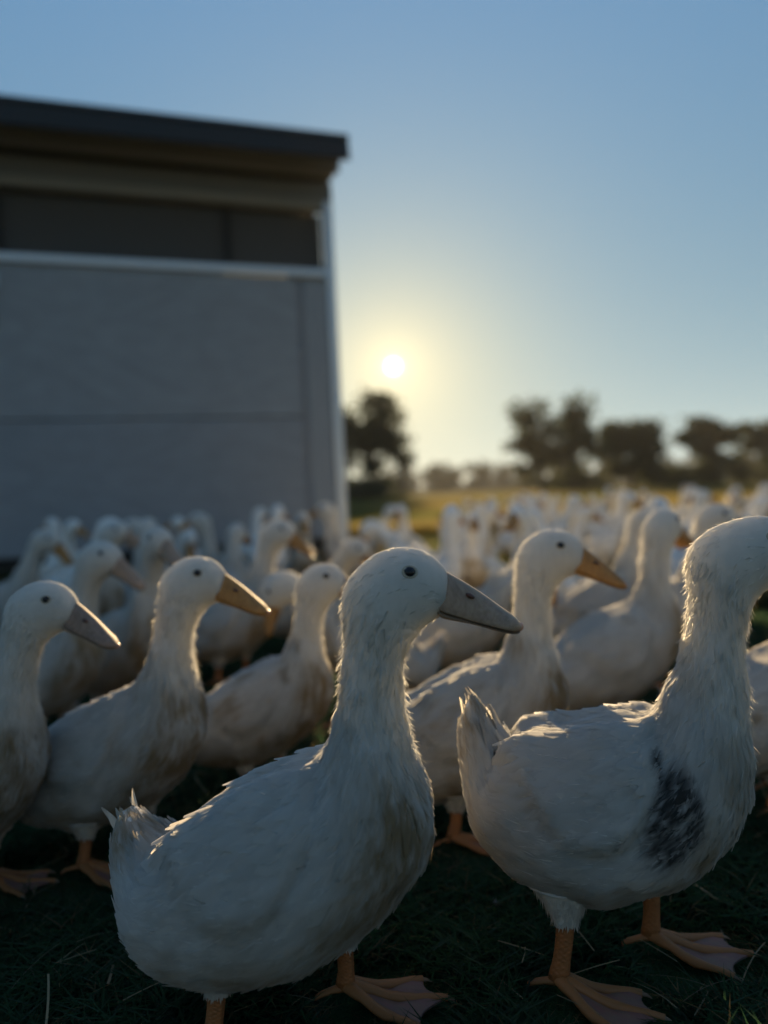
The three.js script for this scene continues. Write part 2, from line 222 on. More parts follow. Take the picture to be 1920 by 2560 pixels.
// One duck. pose: neck (lean, radians, + forward), stretch (neck length), head (pitch, + down), headYaw (+ towards its left), detail 0..3
function duckShape(prof, pose, Nt, Nq, seed, patch) {
  const { neck = 0, stretch = 1, head = 0, headYaw = 0, fat = 1 } = pose, ms = [0, 1].map((k) => [sampler(prof.top.map((p) => p[k])), sampler(prof.bot.map((p) => p[k]))]), ws = sampler(WID);
  const np = [(prof.top[14][0] + prof.bot[14][0]) / 2, (prof.top[14][1] + prof.bot[14][1]) / 2 + 0.03], hp = [(prof.top[24][0] + prof.bot[24][0]) / 2, (prof.top[24][1] + prof.bot[24][1]) / 2];
  const rot = (x, y, c, a) => { const s = Math.sin(-a), k = Math.cos(-a); return [c[0] + (x - c[0]) * k - (y - c[1]) * s, c[1] + (x - c[0]) * s + (y - c[1]) * k]; };
  const bend = (t, x, y, z) => {                       // pose the point that belongs to section t
    const wn = sstep(t, 12, 20), wh = sstep(t, 21, 26);
    if (wh && head) [x, y] = rot(x, y, hp, head * wh);
    y += (stretch - 1) * 0.115 * sstep(t, 13, 23);
    if (wn && neck) [x, y] = rot(x, y, np, neck * wn);
    if (wn && headYaw) { const a = headYaw * sstep(t, 17, 26), s = Math.sin(a), k = Math.cos(a), cx = hp[0] + neck * 0.1; [x, z] = [cx + (x - cx) * k + z * s, z * k - (x - cx) * s]; }
    return [x, y, z];
  };
  const P = new Float32Array((Nt + 1) * Nq * 3), N = new Float32Array(P.length), at = (i, j) => (i * Nq + ((j % Nq) + Nq) % Nq) * 3;
  for (let i = 0; i <= Nt; i++) {
    const cap = i === 0 || i === Nt, t = i === 0 ? 0 : i === Nt ? 34 : (i - 1) / (Nt - 2) * 34;
    const T = [ms[0][0](t), ms[1][0](t)], B = [ms[0][1](t), ms[1][1](t)], w = ws(t) * (t < 17 ? fat : 1);
    const pw = lerp(0.82, 1.0, sstep(t, 8, 16)), kk = t < 18 ? 0.16 + 0.2 * Math.exp(-(((t - 14) / 3) ** 2)) : 0.0;
    for (let j = 0; j < Nq; j++) {
      const q = j / Nq * 2 * Math.PI, c = Math.cos(q), s = Math.sin(q), r = cap ? 0 : 1;
      const x = (T[0] + B[0]) / 2 + (T[0] - B[0]) / 2 * c * r + (i === Nt ? 0.003 : 0), y = (T[1] + B[1]) / 2 + (T[1] - B[1]) / 2 * c * r;
      const z = w * Math.sign(s) * Math.pow(Math.abs(s), pw) * (1 - kk * c) / (1 + kk * 0.35) * r;
      const b = bend(t, x, y, z), o = at(i, j); P[o] = b[0]; P[o + 1] = b[1]; P[o + 2] = b[2];
    }
  }
  { // even out the shoulder, where the sections fan out, leaving the back and breast lines as they are
    const its = Math.round(150 * (Nt / 260) ** 2) + 4, Q = new Float32Array(P.length);
    for (let k = 0; k < its; k++) {
      for (let i = 2; i < Nt - 1; i++) { const t = (i - 1) / (Nt - 2) * 34, m = sstep(t, 10, 12.5) * (1 - sstep(t, 19, 22)); if (!m) continue; for (let j = 0; j < Nq; j++) { const w = m * 0.5 * Math.min(1, Math.abs(Math.sin(j / Nq * 2 * Math.PI)) * 2.2), o = at(i, j), a = at(i - 1, j), b = at(i + 1, j), c = at(i, j - 1), d = at(i, j + 1); for (let e = 0; e < 3; e++) Q[o + e] = P[o + e] + w * ((P[a + e] + P[b + e]) * 0.42 + (P[c + e] + P[d + e]) * 0.08 - P[o + e]); } }
      for (let i = 2; i < Nt - 1; i++) { const t = (i - 1) / (Nt - 2) * 34; if (t <= 10 || t >= 22) continue; for (let o = i * Nq * 3; o < (i + 1) * Nq * 3; o++) P[o] = Q[o] || P[o]; }
    }
  }
  const normals = () => {
    for (let i = 0; i <= Nt; i++) for (let j = 0; j < Nq; j++) {
      const a = at(Math.max(0, i - 1), j), b = at(Math.min(Nt, i + 1), j), c = at(i, j - 1), d = at(i, j + 1), o = at(i, j);
      const ux = P[b] - P[a], uy = P[b + 1] - P[a + 1], uz = P[b + 2] - P[a + 2], vx = P[d] - P[c], vy = P[d + 1] - P[c + 1], vz = P[d + 2] - P[c + 2];
      let nx = uy * vz - uz * vy, ny = uz * vx - ux * vz, nz = ux * vy - uy * vx; const l = Math.hypot(nx, ny, nz) || 1;
      N[o] = -nx / l; N[o + 1] = -ny / l; N[o + 2] = -nz / l;
    }
    for (const i of [0, Nt]) { const k = i ? 1 : -1; for (let j = 0; j < Nq; j++) { const o = at(i, j); N[o] = k; N[o + 1] = 0; N[o + 2] = 0; } }
  };
  normals();
  { // point outwards
    let s = 0; const o = at(Math.round(Nt * 0.27), 0); s = N[o + 1]; if (s < 0) for (let k = 0; k < N.length; k++) N[k] = -N[k];
  }
  const flip = (() => { normals(); const o = at(Math.round(Nt * 0.27), 0); return N[o + 1] < 0 ? -1 : 1; })();
  for (let k = 0; k < N.length; k++) N[k] *= flip;
  // feather tracts: folded wing, soft lumps, ridged neck
  const s0 = seed * 3.17;
  for (let i = 1; i < Nt; i++) {
    const t = (i - 1) / (Nt - 2) * 34;
    for (let j = 0; j < Nq; j++) {
      const q = j / Nq * 2 * Math.PI, a = q > Math.PI ? 2 * Math.PI - q : q, o = at(i, j);
      const low = lerp(0.75, 1.72, sstep(t, 4.2, 9.5)) - 0.5 * sstep(t, 10, 12.6), wing = sstep(t, 3.6, 5) * (1 - sstep(t, 10.8, 12.8)) * sstep(a, 0.12, 0.5) * (1 - sstep(a, low - 0.16, low + 0.07));
      const f = 1 - sstep(t, 19, 24), lump = 0.0036 * f * fbm(P[o] * 26 + s0, P[o + 1] * 26, P[o + 2] * 26) * sstep(t, 2, 5), fine = 0.0011 * noise(t * 1.6, q * 9 + s0, s0) * sstep(t, 4, 8) * (1 - sstep(t, 24, 28));
      const d = 0.0098 * wing + lump + fine; P[o] += N[o] * d; P[o + 1] += N[o + 1] * d; P[o + 2] += N[o + 2] * d;
    }
  }
  normals(); for (let k = 0; k < N.length; k++) N[k] *= flip;
  const soil = pose.soil ?? 1;
  const colour = (t, q, x, y, z) => {                  // white plumage with yellow-brown dirt where the bird lies on the ground
    const a = q > Math.PI ? 2 * Math.PI - q : q, n1 = fbm(x * 34 + s0, y * 13, z * 34), n2 = fbm(x * 120, y * 40 + s0, z * 120);
    const breast = sstep(t, 12.2, 14.2) * (1 - sstep(t, 16.6, 18.6)) * sstep(a, 1.3, 2.4), belly = sstep(t, 4.5, 8) * (1 - sstep(t, 13, 15)) * sstep(a, 1.7, 2.5);
    let k = clamp((breast * 0.8 + belly * 0.52) * soil * (0.62 + 1.0 * n1 + 0.5 * n2 + 0.9 * noise(q * 26, t * 1.7, s0)), 0, 0.85);
    k = Math.max(k, clamp((0.16 + 0.5 * (pose.rough ?? 0)) * soil * sstep(n1 + 0.5 * n2, 0.2, 0.8), 0, 0.6) * (1 - sstep(t, 17, 21)));
    k = Math.max(k, clamp((1 - sstep(t, 0.8, 3.4)) * (0.35 + 0.8 * noise(q * 9, t * 3, s0) + 0.5 * n2), 0, 0.75));
    const v = 1 + 0.06 * n2, w = [0.745 * v, 0.735 * v, 0.705 * v], dcol = [0.42, 0.31, 0.155];
    let c = [lerp(w[0], dcol[0], k), lerp(w[1], dcol[1], k), lerp(w[2], dcol[2], k)];
    if (patch) { const m = patch(t, q, n1, n2); if (m > 0) c = c.map((e, i) => lerp(e, [0.045, 0.042, 0.038][i], m)); }
    return c;
  };
  const S = (t, q, out = {}) => {                      // smooth sample of position and normal
    const fi = clamp(1 + t / 34 * (Nt - 2), 1, Nt - 1.001), fj = q / (2 * Math.PI) * Nq, i = Math.floor(fi), j = Math.floor(fj), u = fi - i, v = fj - j, p = [0, 0, 0], n = [0, 0, 0];
    const a = at(i, j), b = at(i + 1, j), c = at(i, j + 1), d = at(i + 1, j + 1);
    for (let k = 0; k < 3; k++) { p[k] = (P[a + k] * (1 - u) + P[b + k] * u) * (1 - v) + (P[c + k] * (1 - u) + P[d + k] * u) * v; n[k] = (N[a + k] * (1 - u) + N[b + k] * u) * (1 - v) + (N[c + k] * (1 - u) + N[d + k] * u) * v; }
    out.p = p; out.n = n; return out;
  };
  return { P, N, Nt, Nq, at, S, colour, bend, prof, flip };
}
function bodyGeometry(sh) {
  const { P, N, Nt, Nq, at, colour } = sh, c = new Float32Array(P.length), uv = new Float32Array(P.length / 3 * 2), idx = [];
  for (let i = 0; i <= Nt; i++) for (let j = 0; j < Nq; j++) { const o = at(i, j), k = colour(clamp((i - 1) / (Nt - 2), 0, 1) * 34, j / Nq * 6.28318, P[o], P[o + 1], P[o + 2]); c[o] = k[0]; c[o + 1] = k[1]; c[o + 2] = k[2]; uv[o / 3 * 2] = i / Nt * 3; uv[o / 3 * 2 + 1] = j / Nq * 2; }
  for (let i = 0; i < Nt; i++) for (let j = 0; j < Nq; j++) { const a = at(i, j) / 3, b = at(i + 1, j) / 3, d = at(i, j + 1) / 3, e = at(i + 1, j + 1) / 3; if (sh.flip < 0) idx.push(a, b, d, d, b, e); else idx.push(a, d, b, d, e, b); }
  const g = new THREE.BufferGeometry();
  g.setAttribute('position', new THREE.BufferAttribute(P, 3)); g.setAttribute('normal', new THREE.BufferAttribute(N, 3)); g.setAttribute('color', new THREE.BufferAttribute(c, 3)); g.setAttribute('uv', new THREE.BufferAttribute(uv, 2)); g.setIndex(idx);
  return g;
}
// the bird under its feathers: the same surface, sunk by the depth of the plumage
function innerGeometry(sh) {
  const { P, N, Nt, Nq, at } = sh, mb = new MB(), st = 2, rows = Math.floor(Nt / st), cols = Math.floor(Nq / st);
  for (let i = 0; i <= rows; i++) for (let j = 0; j < cols; j++) {
    const ii = clamp(i * st, 2, Nt - 2), t = (ii - 1) / (Nt - 2) * 34, o = at(ii, j * st), d = 0.004 * sstep(t, 4, 8) * (1 - sstep(t, 24, 31)) + 0.0038 * sstep(t, 1, 4) , end = i === 0 || i === rows;
    let cx = 0, cy = 0; if (end) { for (let k = 0; k < Nq; k++) { cx += P[at(ii, k)] / Nq; cy += P[at(ii, k) + 1] / Nq; } }
    mb.v(end ? [cx, cy, 0] : [P[o] - N[o] * d, P[o + 1] - N[o + 1] * d, P[o + 2] - N[o + 2] * d], [N[o], N[o + 1], N[o + 2]], [1, 1, 1]);
  }
  for (let i = 0; i < rows; i++) for (let j = 0; j < cols; j++) { const a = i * cols + j, b = a + cols, d = i * cols + (j + 1) % cols, e = d + cols; sh.flip < 0 ? mb.quad(a, b, e, d) : mb.quad(a, d, e, b); }
  return mb.geo();
}
// a feather that lies on the body: rows walk tailwards over the surface from (t, q)
function layFeather(mb, sh, t, q, len, wid, lift, skew, col, rows = 4, colsN = 3, R, stray = 0) {
  const J = stray ? [(R() - 0.5) * stray, (R() - 0.5) * stray, (R() - 0.5) * stray] : null;
  const A = sh.S(t, q), B = sh.S(clamp(t + 0.5, 0, 34), q), C = sh.S(t, q + 0.06);
  const lt = Math.hypot(B.p[0] - A.p[0], B.p[1] - A.p[1], B.p[2] - A.p[2]) / 0.5 || 0.01, lq = Math.hypot(C.p[0] - A.p[0], C.p[1] - A.p[1], C.p[2] - A.p[2]) / 0.06 || 0.01;
  const prof = rows === 4 ? [0.55, 1, 0.86, 0.16] : [0.8, 0.9, 0.12], ids = [];
  let walk = t, prev = A.p;
  for (let r = 0; r < rows; r++) {
    const f = r / (rows - 1), s = f * len, row = [];
    if (r) { let left = len / (rows - 1); for (let k = 0; k < 40 && left > 0 && walk > -2; k++) { const nx = walk - 0.12, E = sh.S(Math.max(0, nx), q).p, d = nx < 0 ? lt * 0.12 : Math.hypot(E[0] - prev[0], E[1] - prev[1], E[2] - prev[2]); if (d > left) { walk -= 0.12 * left / d; left = 0; } else { walk = nx; left -= d; } prev = sh.S(Math.max(0, walk), q).p; } }
    for (let k = 0; k < colsN; k++) {
      const h = colsN === 1 ? 0 : k / (colsN - 1) - 0.5, tt = walk, qq = q + (skew * s + h * wid * prof[r]) / lq;
      if (tt < 0.05) { const E = sh.S(0.05, qq); E.p[0] -= (0.05 - tt) * lt * 0.5; E.p[1] += (0.05 - tt) * lt * 0.8; row.push(mb.v(E.p, E.n, typeof col === 'function' ? col(0.05, 0, E.p) : col, h + 0.5, f)); continue; }
      const E = sh.S(tt, qq), o = 0.0006 + lift * f * f + (1 - 4 * h * h) * wid * 0.05;
      const c = typeof col !== 'function' ? col : col(tt, ((qq % 6.28318) + 6.28318) % 6.28318, E.p);
      row.push(mb.v([E.p[0] + E.n[0] * o, E.p[1] + E.n[1] * o, E.p[2] + E.n[2] * o], J ? [E.n[0] + J[0], E.n[1] + J[1], E.n[2] + J[2]] : E.n, c, h + 0.5, f));
    }
    ids.push(row);
  }
  for (let r = 0; r < rows - 1; r++) for (let k = 0; k < colsN - 1; k++) sh.flip < 0 ? mb.quad(ids[r][k], ids[r][k + 1], ids[r + 1][k + 1], ids[r + 1][k]) : mb.quad(ids[r][k], ids[r + 1][k], ids[r + 1][k + 1], ids[r][k + 1]);
}
function areaPicker(sh, R, t0, t1) {
  const { Nt, Nq, P, at } = sh, acc = []; let s = 0; const cells = [];
  for (let i = 1; i < Nt - 1; i += 2) { const t = (i - 1) / (Nt - 2) * 34; if (t < t0 || t > t1) continue; for (let j = 0; j < Nq; j += 2) { const a = at(i, j), b = at(i + 2, j), c = at(i, j + 2); const ux = P[b] - P[a], uy = P[b + 1] - P[a + 1], uz = P[b + 2] - P[a + 2], vx = P[c] - P[a], vy = P[c + 1] - P[a + 1], vz = P[c + 2] - P[a + 2]; s += Math.hypot(uy * vz - uz * vy, uz * vx - ux * vz, ux * vy - uy * vx); acc.push(s); cells.push([i, j]); } }
  return () => { const x = R() * s; let lo = 0, hi = acc.length - 1; while (lo < hi) { const m = (lo + hi) >> 1; if (acc[m] < x) lo = m + 1; else hi = m; } const [i, j] = cells[lo]; return [(i - 1 + R() * 2) / (Nt - 2) * 34, (j + R() * 2) / Nq * 6.28318]; };
}
function plumage(sh, n, seed, big) {
  const R = rng(seed), mb = new MB(), pick = areaPicker(sh, R, 1.0, 31.5), colAt = (b) => (t, q, p) => { const c = sh.colour(clamp(t, 0, 34), q, p[0], p[1], p[2]); return [c[0] * b, c[1] * b, c[2] * b]; };
  for (let k = 0; k < n; k++) {
    const [t, q] = pick(), A = sh.S(t, q).p, b = 0.93 + 0.12 * R(), clump = noise(t * 1.9, q * 6, seed) , neckish = sstep(t, 16, 20), headish = sstep(t, 24, 27);
    const fuzz = R();
    if (fuzz < lerp(0.16, 0.0, neckish)) layFeather(mb, sh, t, q, lerp(0.024, 0.014, neckish) * (0.7 + 0.6 * R()), 0.009 * (0.7 + 0.6 * R()), 0.0012 + 0.002 * R() * R(), (R() - 0.5) * 0.4, colAt(b), 4, 3, R);
    else {
      const wild = R() < lerp(0.16, 0.46, neckish) * (1 - 0.35 * headish); if (R() < (wild ? 0.62 * headish : 0.78 * neckish + 0.15 * headish)) continue; const len = lerp(lerp(0.017, 0.0085, neckish), 0.0045, headish) * (0.6 + 0.8 * R()) * (wild ? 1.15 : 1) * big;
      const lift = wild ? lerp(lerp(0.0030, 0.0048, neckish), 0.0019, headish) * (0.3 + 0.8 * R() + 0.9 * Math.max(0, clump)) * Math.sqrt(big) : lerp(lerp(0.0011, 0.0010, neckish), 0.0004, headish) * (0.2 + R());
      layFeather(mb, sh, t, q, len, (wild ? 0.0009 + 0.0005 * R() : lerp(0.0016, 0.0012, neckish) * (0.7 + 0.6 * R())) * big, lift, (R() - 0.5) * (wild ? 0.9 : 0.4) + clump * 0.25, colAt(wild ? 1.08 : b), 3, 2, R, wild ? 1.5 : 0.25);
    }
  }
  return mb.geo();
}
function wingGeometry(sh, side, seed, dark) {
  const R = rng(seed), mb = new MB();
  for (let r = 0; r < 9; r++) {
    const t0 = 12.4 - r * 0.92, n = 9 + Math.min(r, 3);
    for (let k = 0; k < n; k++) {
      const a0 = 0.14, a1 = lerp(0.80, 1.58, sstep(t0, 4.2, 9.5)), a = lerp(a0, a1, (k + 0.5 * (r % 2) + R() * 0.5) / n), q = side > 0 ? a : 2 * Math.PI - a, b = 0.94 + 0.1 * R();
      const len = 0.026 + 0.0042 * r + 0.006 * R(), wid = 0.0145 + 0.0012 * r;
      layFeather(mb, sh, t0 + (R() - 0.5) * 0.4, q, len, wid, 0.0022 + 0.0045 * R() * R() + (r > 5 ? 0.005 * R() : 0), side * (0.1 + 0.25 * (R() - 0.3)), (t, qq, p) => { const c = sh.colour(t, qq, p[0], p[1], p[2]); return [c[0] * b, c[1] * b, c[2] * b]; }, 4, 3, R);
    }
  }
  return mb.geo();
}
function featherGeometry(len, wid, curl, col) {                 // a free feather along +y from its root, curling towards +x
  const mb = new MB(), rows = 7, w = [0.35, 0.75, 0.95, 1, 0.9, 0.62, 0.08], ids = [];
  for (let r = 0; r < rows; r++) { const f = r / (rows - 1), y = len * (f - 0.1 * curl * f * f), x = curl * len * 0.35 * f * f, row = []; for (let k = 0; k < 3; k++) { const h = k / 2 - 0.5; row.push(mb.v([x + (1 - 4 * h * h) * wid * 0.1, y, h * wid * w[r]], [1, 0, 0], col)); } ids.push(row); }
  for (let r = 0; r < rows - 1; r++) for (let k = 0; k < 2; k++) mb.quad(ids[r][k], ids[r + 1][k], ids[r + 1][k + 1], ids[r][k + 1]);
  return mb.geo(true);
}
// loft through rings of points
function loft(rings, capEnds = true) {
  const mb = new MB(), n = rings[0].length;
  rings.forEach((r, i) => r.forEach((p, j) => mb.v(p, [0, 1, 0], [1, 1, 1], j / n, i / (rings.length - 1))));
  for (let i = 0; i < rings.length - 1; i++) for (let j = 0; j < n; j++) { const a = i * n + j, b = i * n + (j + 1) % n; mb.quad(a, b, b + n, a + n); }
  if (capEnds) for (const [i, f] of [[0, 1], [rings.length - 1, 0]]) { const c = [0, 1, 2].map((k) => rings[i].reduce((s, p) => s + p[k], 0) / n), m = mb.v(c, [0, 1, 0], [1, 1, 1]); for (let j = 0; j < n; j++) { const a = i * n + j, b = i * n + (j + 1) % n; if (f) mb.tri(m, b, a); else mb.tri(m, a, b); } }
  return mb.geo(true);
}
const BILL = { bt: [[.1574, .4183], [.1687, .4114], [.1825, .4029], [.1972, .3927], [.2115, .3815], [.2217, .3737], [.2273, .3671], [.229, .3623]], bb: [[.1544, .3824], [.1615, .3766], [.1749, .373], [.1899, .3694], [.2046, .3645], [.2161, .3614], [.2243, .3603], [.2279, .3606]], mo: [[.1562, .3880], [.161, .3826], [.174, .3774], [.1879, .3724], [.2026, .3677], [.2141, .3641], [.2223, .3617], [.2271, .3613]], w: [.0150, .0172, .0168, .0168, .0180, .0182, .0132, .004] };
function makeBill(sh, shift, colour, parent, detail) {
  const up = [], lo = [], n = detail > 1 ? 22 : 12, f = (p, z) => sh.bend(34, p[0] + shift[0], p[1] + shift[1], z);
  const steps = detail > 1 ? 22 : 8, Sx = ['bt', 'bb', 'mo'].map((k) => [sampler(BILL[k].map((p) => p[0])), sampler(BILL[k].map((p) => p[1]))]), Sw = sampler(BILL.w);
  for (let i = 0; i <= steps; i++) {
    const t = i / steps * 7, T = [Sx[0][0](t), Sx[0][1](t)], B = [Sx[1][0](t), Sx[1][1](t)], M = [Sx[2][0](t), Sx[2][1](t)], w = Sw(t), ra = [], rb = [];
    for (let j = 0; j < n; j++) {
      const a = j / n * 2 * Math.PI, c = Math.cos(a), s = Math.sin(a);
      // upper half: a rounded ridge over flaring edges; underside almost flat
      const h = c > 0 ? Math.pow(c, lerp(0.95, 0.7, t / 7)) : 0.10 * c, wz = w * Math.sign(s) * Math.pow(Math.abs(s), 0.75) * (c > 0 ? 1 - 0.22 * c * (1 - t / 7) : 1);
      ra.push(f([M[0] + (T[0] - M[0]) * h, M[1] + (T[1] - M[1]) * h], wz));
      const hb = 0.5 - 0.5 * c, wl = (w - 0.0012) * Math.sign(s) * Math.pow(Math.abs(s), 0.6);
      rb.push(f([M[0] + (B[0] - M[0]) * hb * 0.92 , M[1] + (B[1] - M[1]) * hb - 0.0013 - 0.0012 * hb * (1 - t / 7)], wl));
    }
    up.push(ra); lo.push(rb);
  }
  const bill = part('bill', loft(up), billMs[colour], parent);
  part('lower_bill', loft(lo), lowerMs[colour], bill);
  if (detail > 1) {
    const nail = new THREE.SphereGeometry(1, 12, 8); nail.scale(0.0046, 0.0040, 0.0060); nail.translate(...f([.2264, .3634], 0)); part('bill_nail', nail, nailM, bill);
    for (const s of [-1, 1]) { const g = new THREE.SphereGeometry(1, 12, 8); g.scale(0.0042, 0.0020, 0.0024); g.rotateZ(-0.45); g.translate(...f([.1852, .3928], s * 0.0132)); part('nostril', g, holeM, bill); }
  }
  return bill;
}
function makeFoot(seed) {                                       // ankle at the origin, ground at y = -0.012, toes forward along +x
  const R = rng(seed), mb = new MB(), toe = [0.29, 0.115, 0.035], web = [0.20, 0.105, 0.08], y0 = -0.0075;
  const toes = [[-0.50, 0.066], [0.04, 0.084], [0.56, 0.074]].map(([a, l]) => { const pts = []; for (let k = 0; k <= 7; k++) { const f = k / 7, aa = a + 0.10 * f * Math.sign(a) * -1; pts.push([Math.cos(aa) * l * f, y0 + 0.0075 * (1 - f) * (1 - f) + 0.0016 * Math.sin(f * 9), Math.sin(aa) * l * f]); } return pts; });
  const tube = (pts, r0, r1, col) => { const ids = []; pts.forEach((p, k) => { const f = k / (pts.length - 1), r = lerp(r0, r1, f) * (1 + 0.16 * Math.sin(f * 14)), a = pts[Math.max(0, k - 1)], b = pts[Math.min(pts.length - 1, k + 1)], dx = b[0] - a[0], dz = b[2] - a[2], l = Math.hypot(dx, dz) || 1, nx = -dz / l, nz = dx / l, row = []; for (let j = 0; j < 8; j++) { const q = j / 8 * 6.28318, c = Math.cos(q), s = Math.sin(q); row.push(mb.v([p[0] + nx * c * r, p[1] + s * r * 0.85, p[2] + nz * c * r], [nx * c, s, nz * c], col)); } ids.push(row); }); for (let k = 0; k < ids.length - 1; k++) for (let j = 0; j < 8; j++) mb.quad(ids[k][j], ids[k][(j + 1) % 8], ids[k + 1][(j + 1) % 8], ids[k + 1][j]); const e = ids[ids.length - 1]; for (let j = 1; j < 7; j++) mb.tri(e[0], e[j], e[j + 1]); };
  for (const p of toes) { tube(p, 0.0058, 0.0030, toe); const e = p[7], d = p[6], v = [e[0] - d[0], 0, e[2] - d[2]], l = Math.hypot(v[0], v[2]); tube([e, [e[0] + v[0] / l * 0.004, e[1] - 0.001, e[2] + v[2] / l * 0.004], [e[0] + v[0] / l * 0.0075, e[1] - 0.003, e[2] + v[2] / l * 0.0075]], 0.0022, 0.0004, [0.2, 0.12, 0.07]); }
  tube([[0, -0.002, 0], [-0.010, -0.003, 0.004], [-0.019, -0.006, 0.006], [-0.024, -0.009, 0.007]], 0.0045, 0.0022, toe);
  for (let w = 0; w < 2; w++) for (const dy of [0.0008, -0.0008]) {
    const A = toes[w], B = toes[w + 1], ids = [];
    for (let k = 0; k <= 7; k++) { const row = []; for (let m = 0; m <= 8; m++) { const f = m / 8, sc = 1 - 0.10 * Math.sin(f * Math.PI) * (k / 7), p = [0, 1, 2].map((c) => lerp(A[k][c], B[k][c], f)); row.push(mb.v([p[0] * sc, p[1] + dy - 0.001 * Math.sin(f * Math.PI) + 0.0012 * noise(p[0] * 120, p[2] * 120, seed), p[2] * sc], [0, Math.sign(dy), 0], [web[0] * (0.9 + 0.2 * R()), web[1] * (0.9 + 0.2 * R()), web[2]])); } ids.push(row); }
    for (let k = 0; k < 7; k++) for (let m = 0; m < 8; m++) dy > 0 ? mb.quad(ids[k][m], ids[k][m + 1], ids[k + 1][m + 1], ids[k + 1][m]) : mb.quad(ids[k][m], ids[k + 1][m], ids[k + 1][m + 1], ids[k][m + 1]);
  }
  return mb.geo(true);
}
const footGeo = makeFoot(5);
function makeLeg(parent, hip, ankle, turn) {                    // shin from inside the belly feathers down to the ankle
  const rings = [], n = 12, A = V(...hip), B = V(...ankle);
  for (let i = 0; i <= 10; i++) { const f = i / 10, c = A.clone().lerp(B, f), r = (0.0125 - 0.0052 * sstep(f, 0.05, 0.55) + 0.0016 * sstep(f, 0.8, 1)), ring_ = []; for (let j = 0; j < n; j++) { const q = -j / n * 6.28318; ring_.push([c.x + Math.cos(q) * r * 1.12 + 0.004 * Math.sin(f * 3), c.y, c.z + Math.sin(q) * r * 0.82]); } rings.push(ring_); }
  const leg = part('leg', loft(rings), legM, parent), foot = part('foot', footGeo, footM, leg);
  foot.position.set(ankle[0], ankle[1], ankle[2]); foot.scale.setScalar(1.14); foot.rotation.y = turn; return leg;
}
function buildDuck(g, o) {
  const { prof = MAIN, pose = {}, detail = 1, seed = 1, bill = 'orange', patch, legs } = o;
  const res = [[64, 28], [120, 52], [190, 84], [260, 120]][detail], sh = duckShape(prof, pose, res[0], res[1], seed, patch);
  const body = part('body', bodyGeometry(sh), detail > 0 ? coatM : bodyM, g);
  if (detail > 0) part('down_layer', innerGeometry(sh), skinM, body);
  const ref = MAIN.top[34], own = prof.top[34], shift = [own[0] - ref[0], own[1] - ref[1]];
  makeBill(sh, shift, bill, g, detail);
  for (const s of [1, -1]) {                                     // eyes on the surface of the head
    let best = 1e9, e = null; const [ex, ey] = sh.bend(30, .1356 + shift[0], .4163 + shift[1], 0);
    const tx = .1356 + shift[0], ty = .4163 + shift[1];
    for (let i = 1; i < sh.Nt; i++) { const t = (i - 1) / (sh.Nt - 2) * 34; if (t < 24) continue; for (let j = 1; j < sh.Nq; j++) { const q = j / sh.Nq * 2 * Math.PI; if ((q < Math.PI) !== (s > 0)) continue; const k = sh.at(i, j), w = sh.bend(30, tx, ty, s * 0.0262), d = (sh.P[k] - w[0]) ** 2 + (sh.P[k + 1] - w[1]) ** 2 + (sh.P[k + 2] - w[2]) ** 2; if (d < best) { best = d; e = k; } } }
    const n = V(sh.N[e], sh.N[e + 1], sh.N[e + 2]), c = V(sh.P[e], sh.P[e + 1], sh.P[e + 2]).addScaledVector(n, -0.0026), eg = new THREE.SphereGeometry(0.0054, detail > 1 ? 20 : 10, detail > 1 ? 14 : 8);
    const eye = part('eye', eg, eyeM, g); eye.position.copy(c);
    if (detail > 1) { const lid = part('eyelid', new THREE.TorusGeometry(0.0050, 0.0011, 8, 24), lidM, eye); lid.quaternion.setFromUnitVectors(V(0, 0, 1), n); lid.position.copy(n).multiplyScalar(0.0022); lid.scale.set(1.12, 0.92, 1); }
  }
  const [l1, l2] = legs ?? [{ hip: [-.012, .085, .045], ankle: [-.016, .02, .048], turn: 0 }, { hip: [.02, .085, -.045], ankle: [.026, .02, -.048], turn: 0 }];
  if (detail > 0) for (const l of [l1, l2]) {
    const rings = [], H = V(...l.hip), K = V(...l.ankle), R = rng(seed + 5);
    const cAt = (f) => H.clone().lerp(K, 0.02 + f * 0.38), rAt = (f) => lerp(0.036, 0.0098, Math.pow(f, 0.62));
    for (let i = 0; i <= 8; i++) { const f = i / 8, c = cAt(f), rg = []; for (let j = 0; j < 14; j++) { const w = -j / 14 * 6.28318, rr = rAt(f) * (1 + 0.10 * (R() - 0.5) * f); rg.push([c.x + Math.cos(w) * rr * 1.1 + 0.004 * f, c.y - (i === 8 ? 0.006 * R() : 0), c.z + Math.sin(w) * rr * 0.8]); } rings.push(rg); }
    const tb = new MB(); for (let k = 0; k < 320; k++) { const f = 0.15 + 0.85 * R(), w = R() * 6.28318, c = cAt(f), d = cAt(Math.min(1.25, f + 0.16 + 0.14 * R())), n = [Math.cos(w), 0.15, Math.sin(w)], ra = rAt(f), rb = rAt(Math.min(1, f + 0.2)) + 0.0015 + 0.002 * R(), e = 0.0016, v = 0.62 + 0.12 * R(), col = [v, v * 0.97, v * 0.9], u = [-Math.sin(w) * e, 0, Math.cos(w) * e], B = (p, r, x) => [p.x + n[0] * r * 1.1 + u[0] * x + 0.004 * f, p.y, p.z + n[2] * r * 0.8 + u[2] * x]; tb.tri(tb.v(B(c, ra, -1), n, col), tb.v(B(c, ra, 1), n, col), tb.v(B(d, rb, (R() - 0.5) * 2), n, col)); }
    const tg = loft(rings), n = tg.attributes.color.count; for (let k = 0; k < n; k++) { const v = 0.64 + 0.06 * noise(k * 0.7, seed, 1); tg.attributes.color.setXYZ(k, v, v * 0.97, v * 0.90); } part('thigh_feathers', tb.geo(), plumeM, part('thigh', tg, bodyM, g));
  }
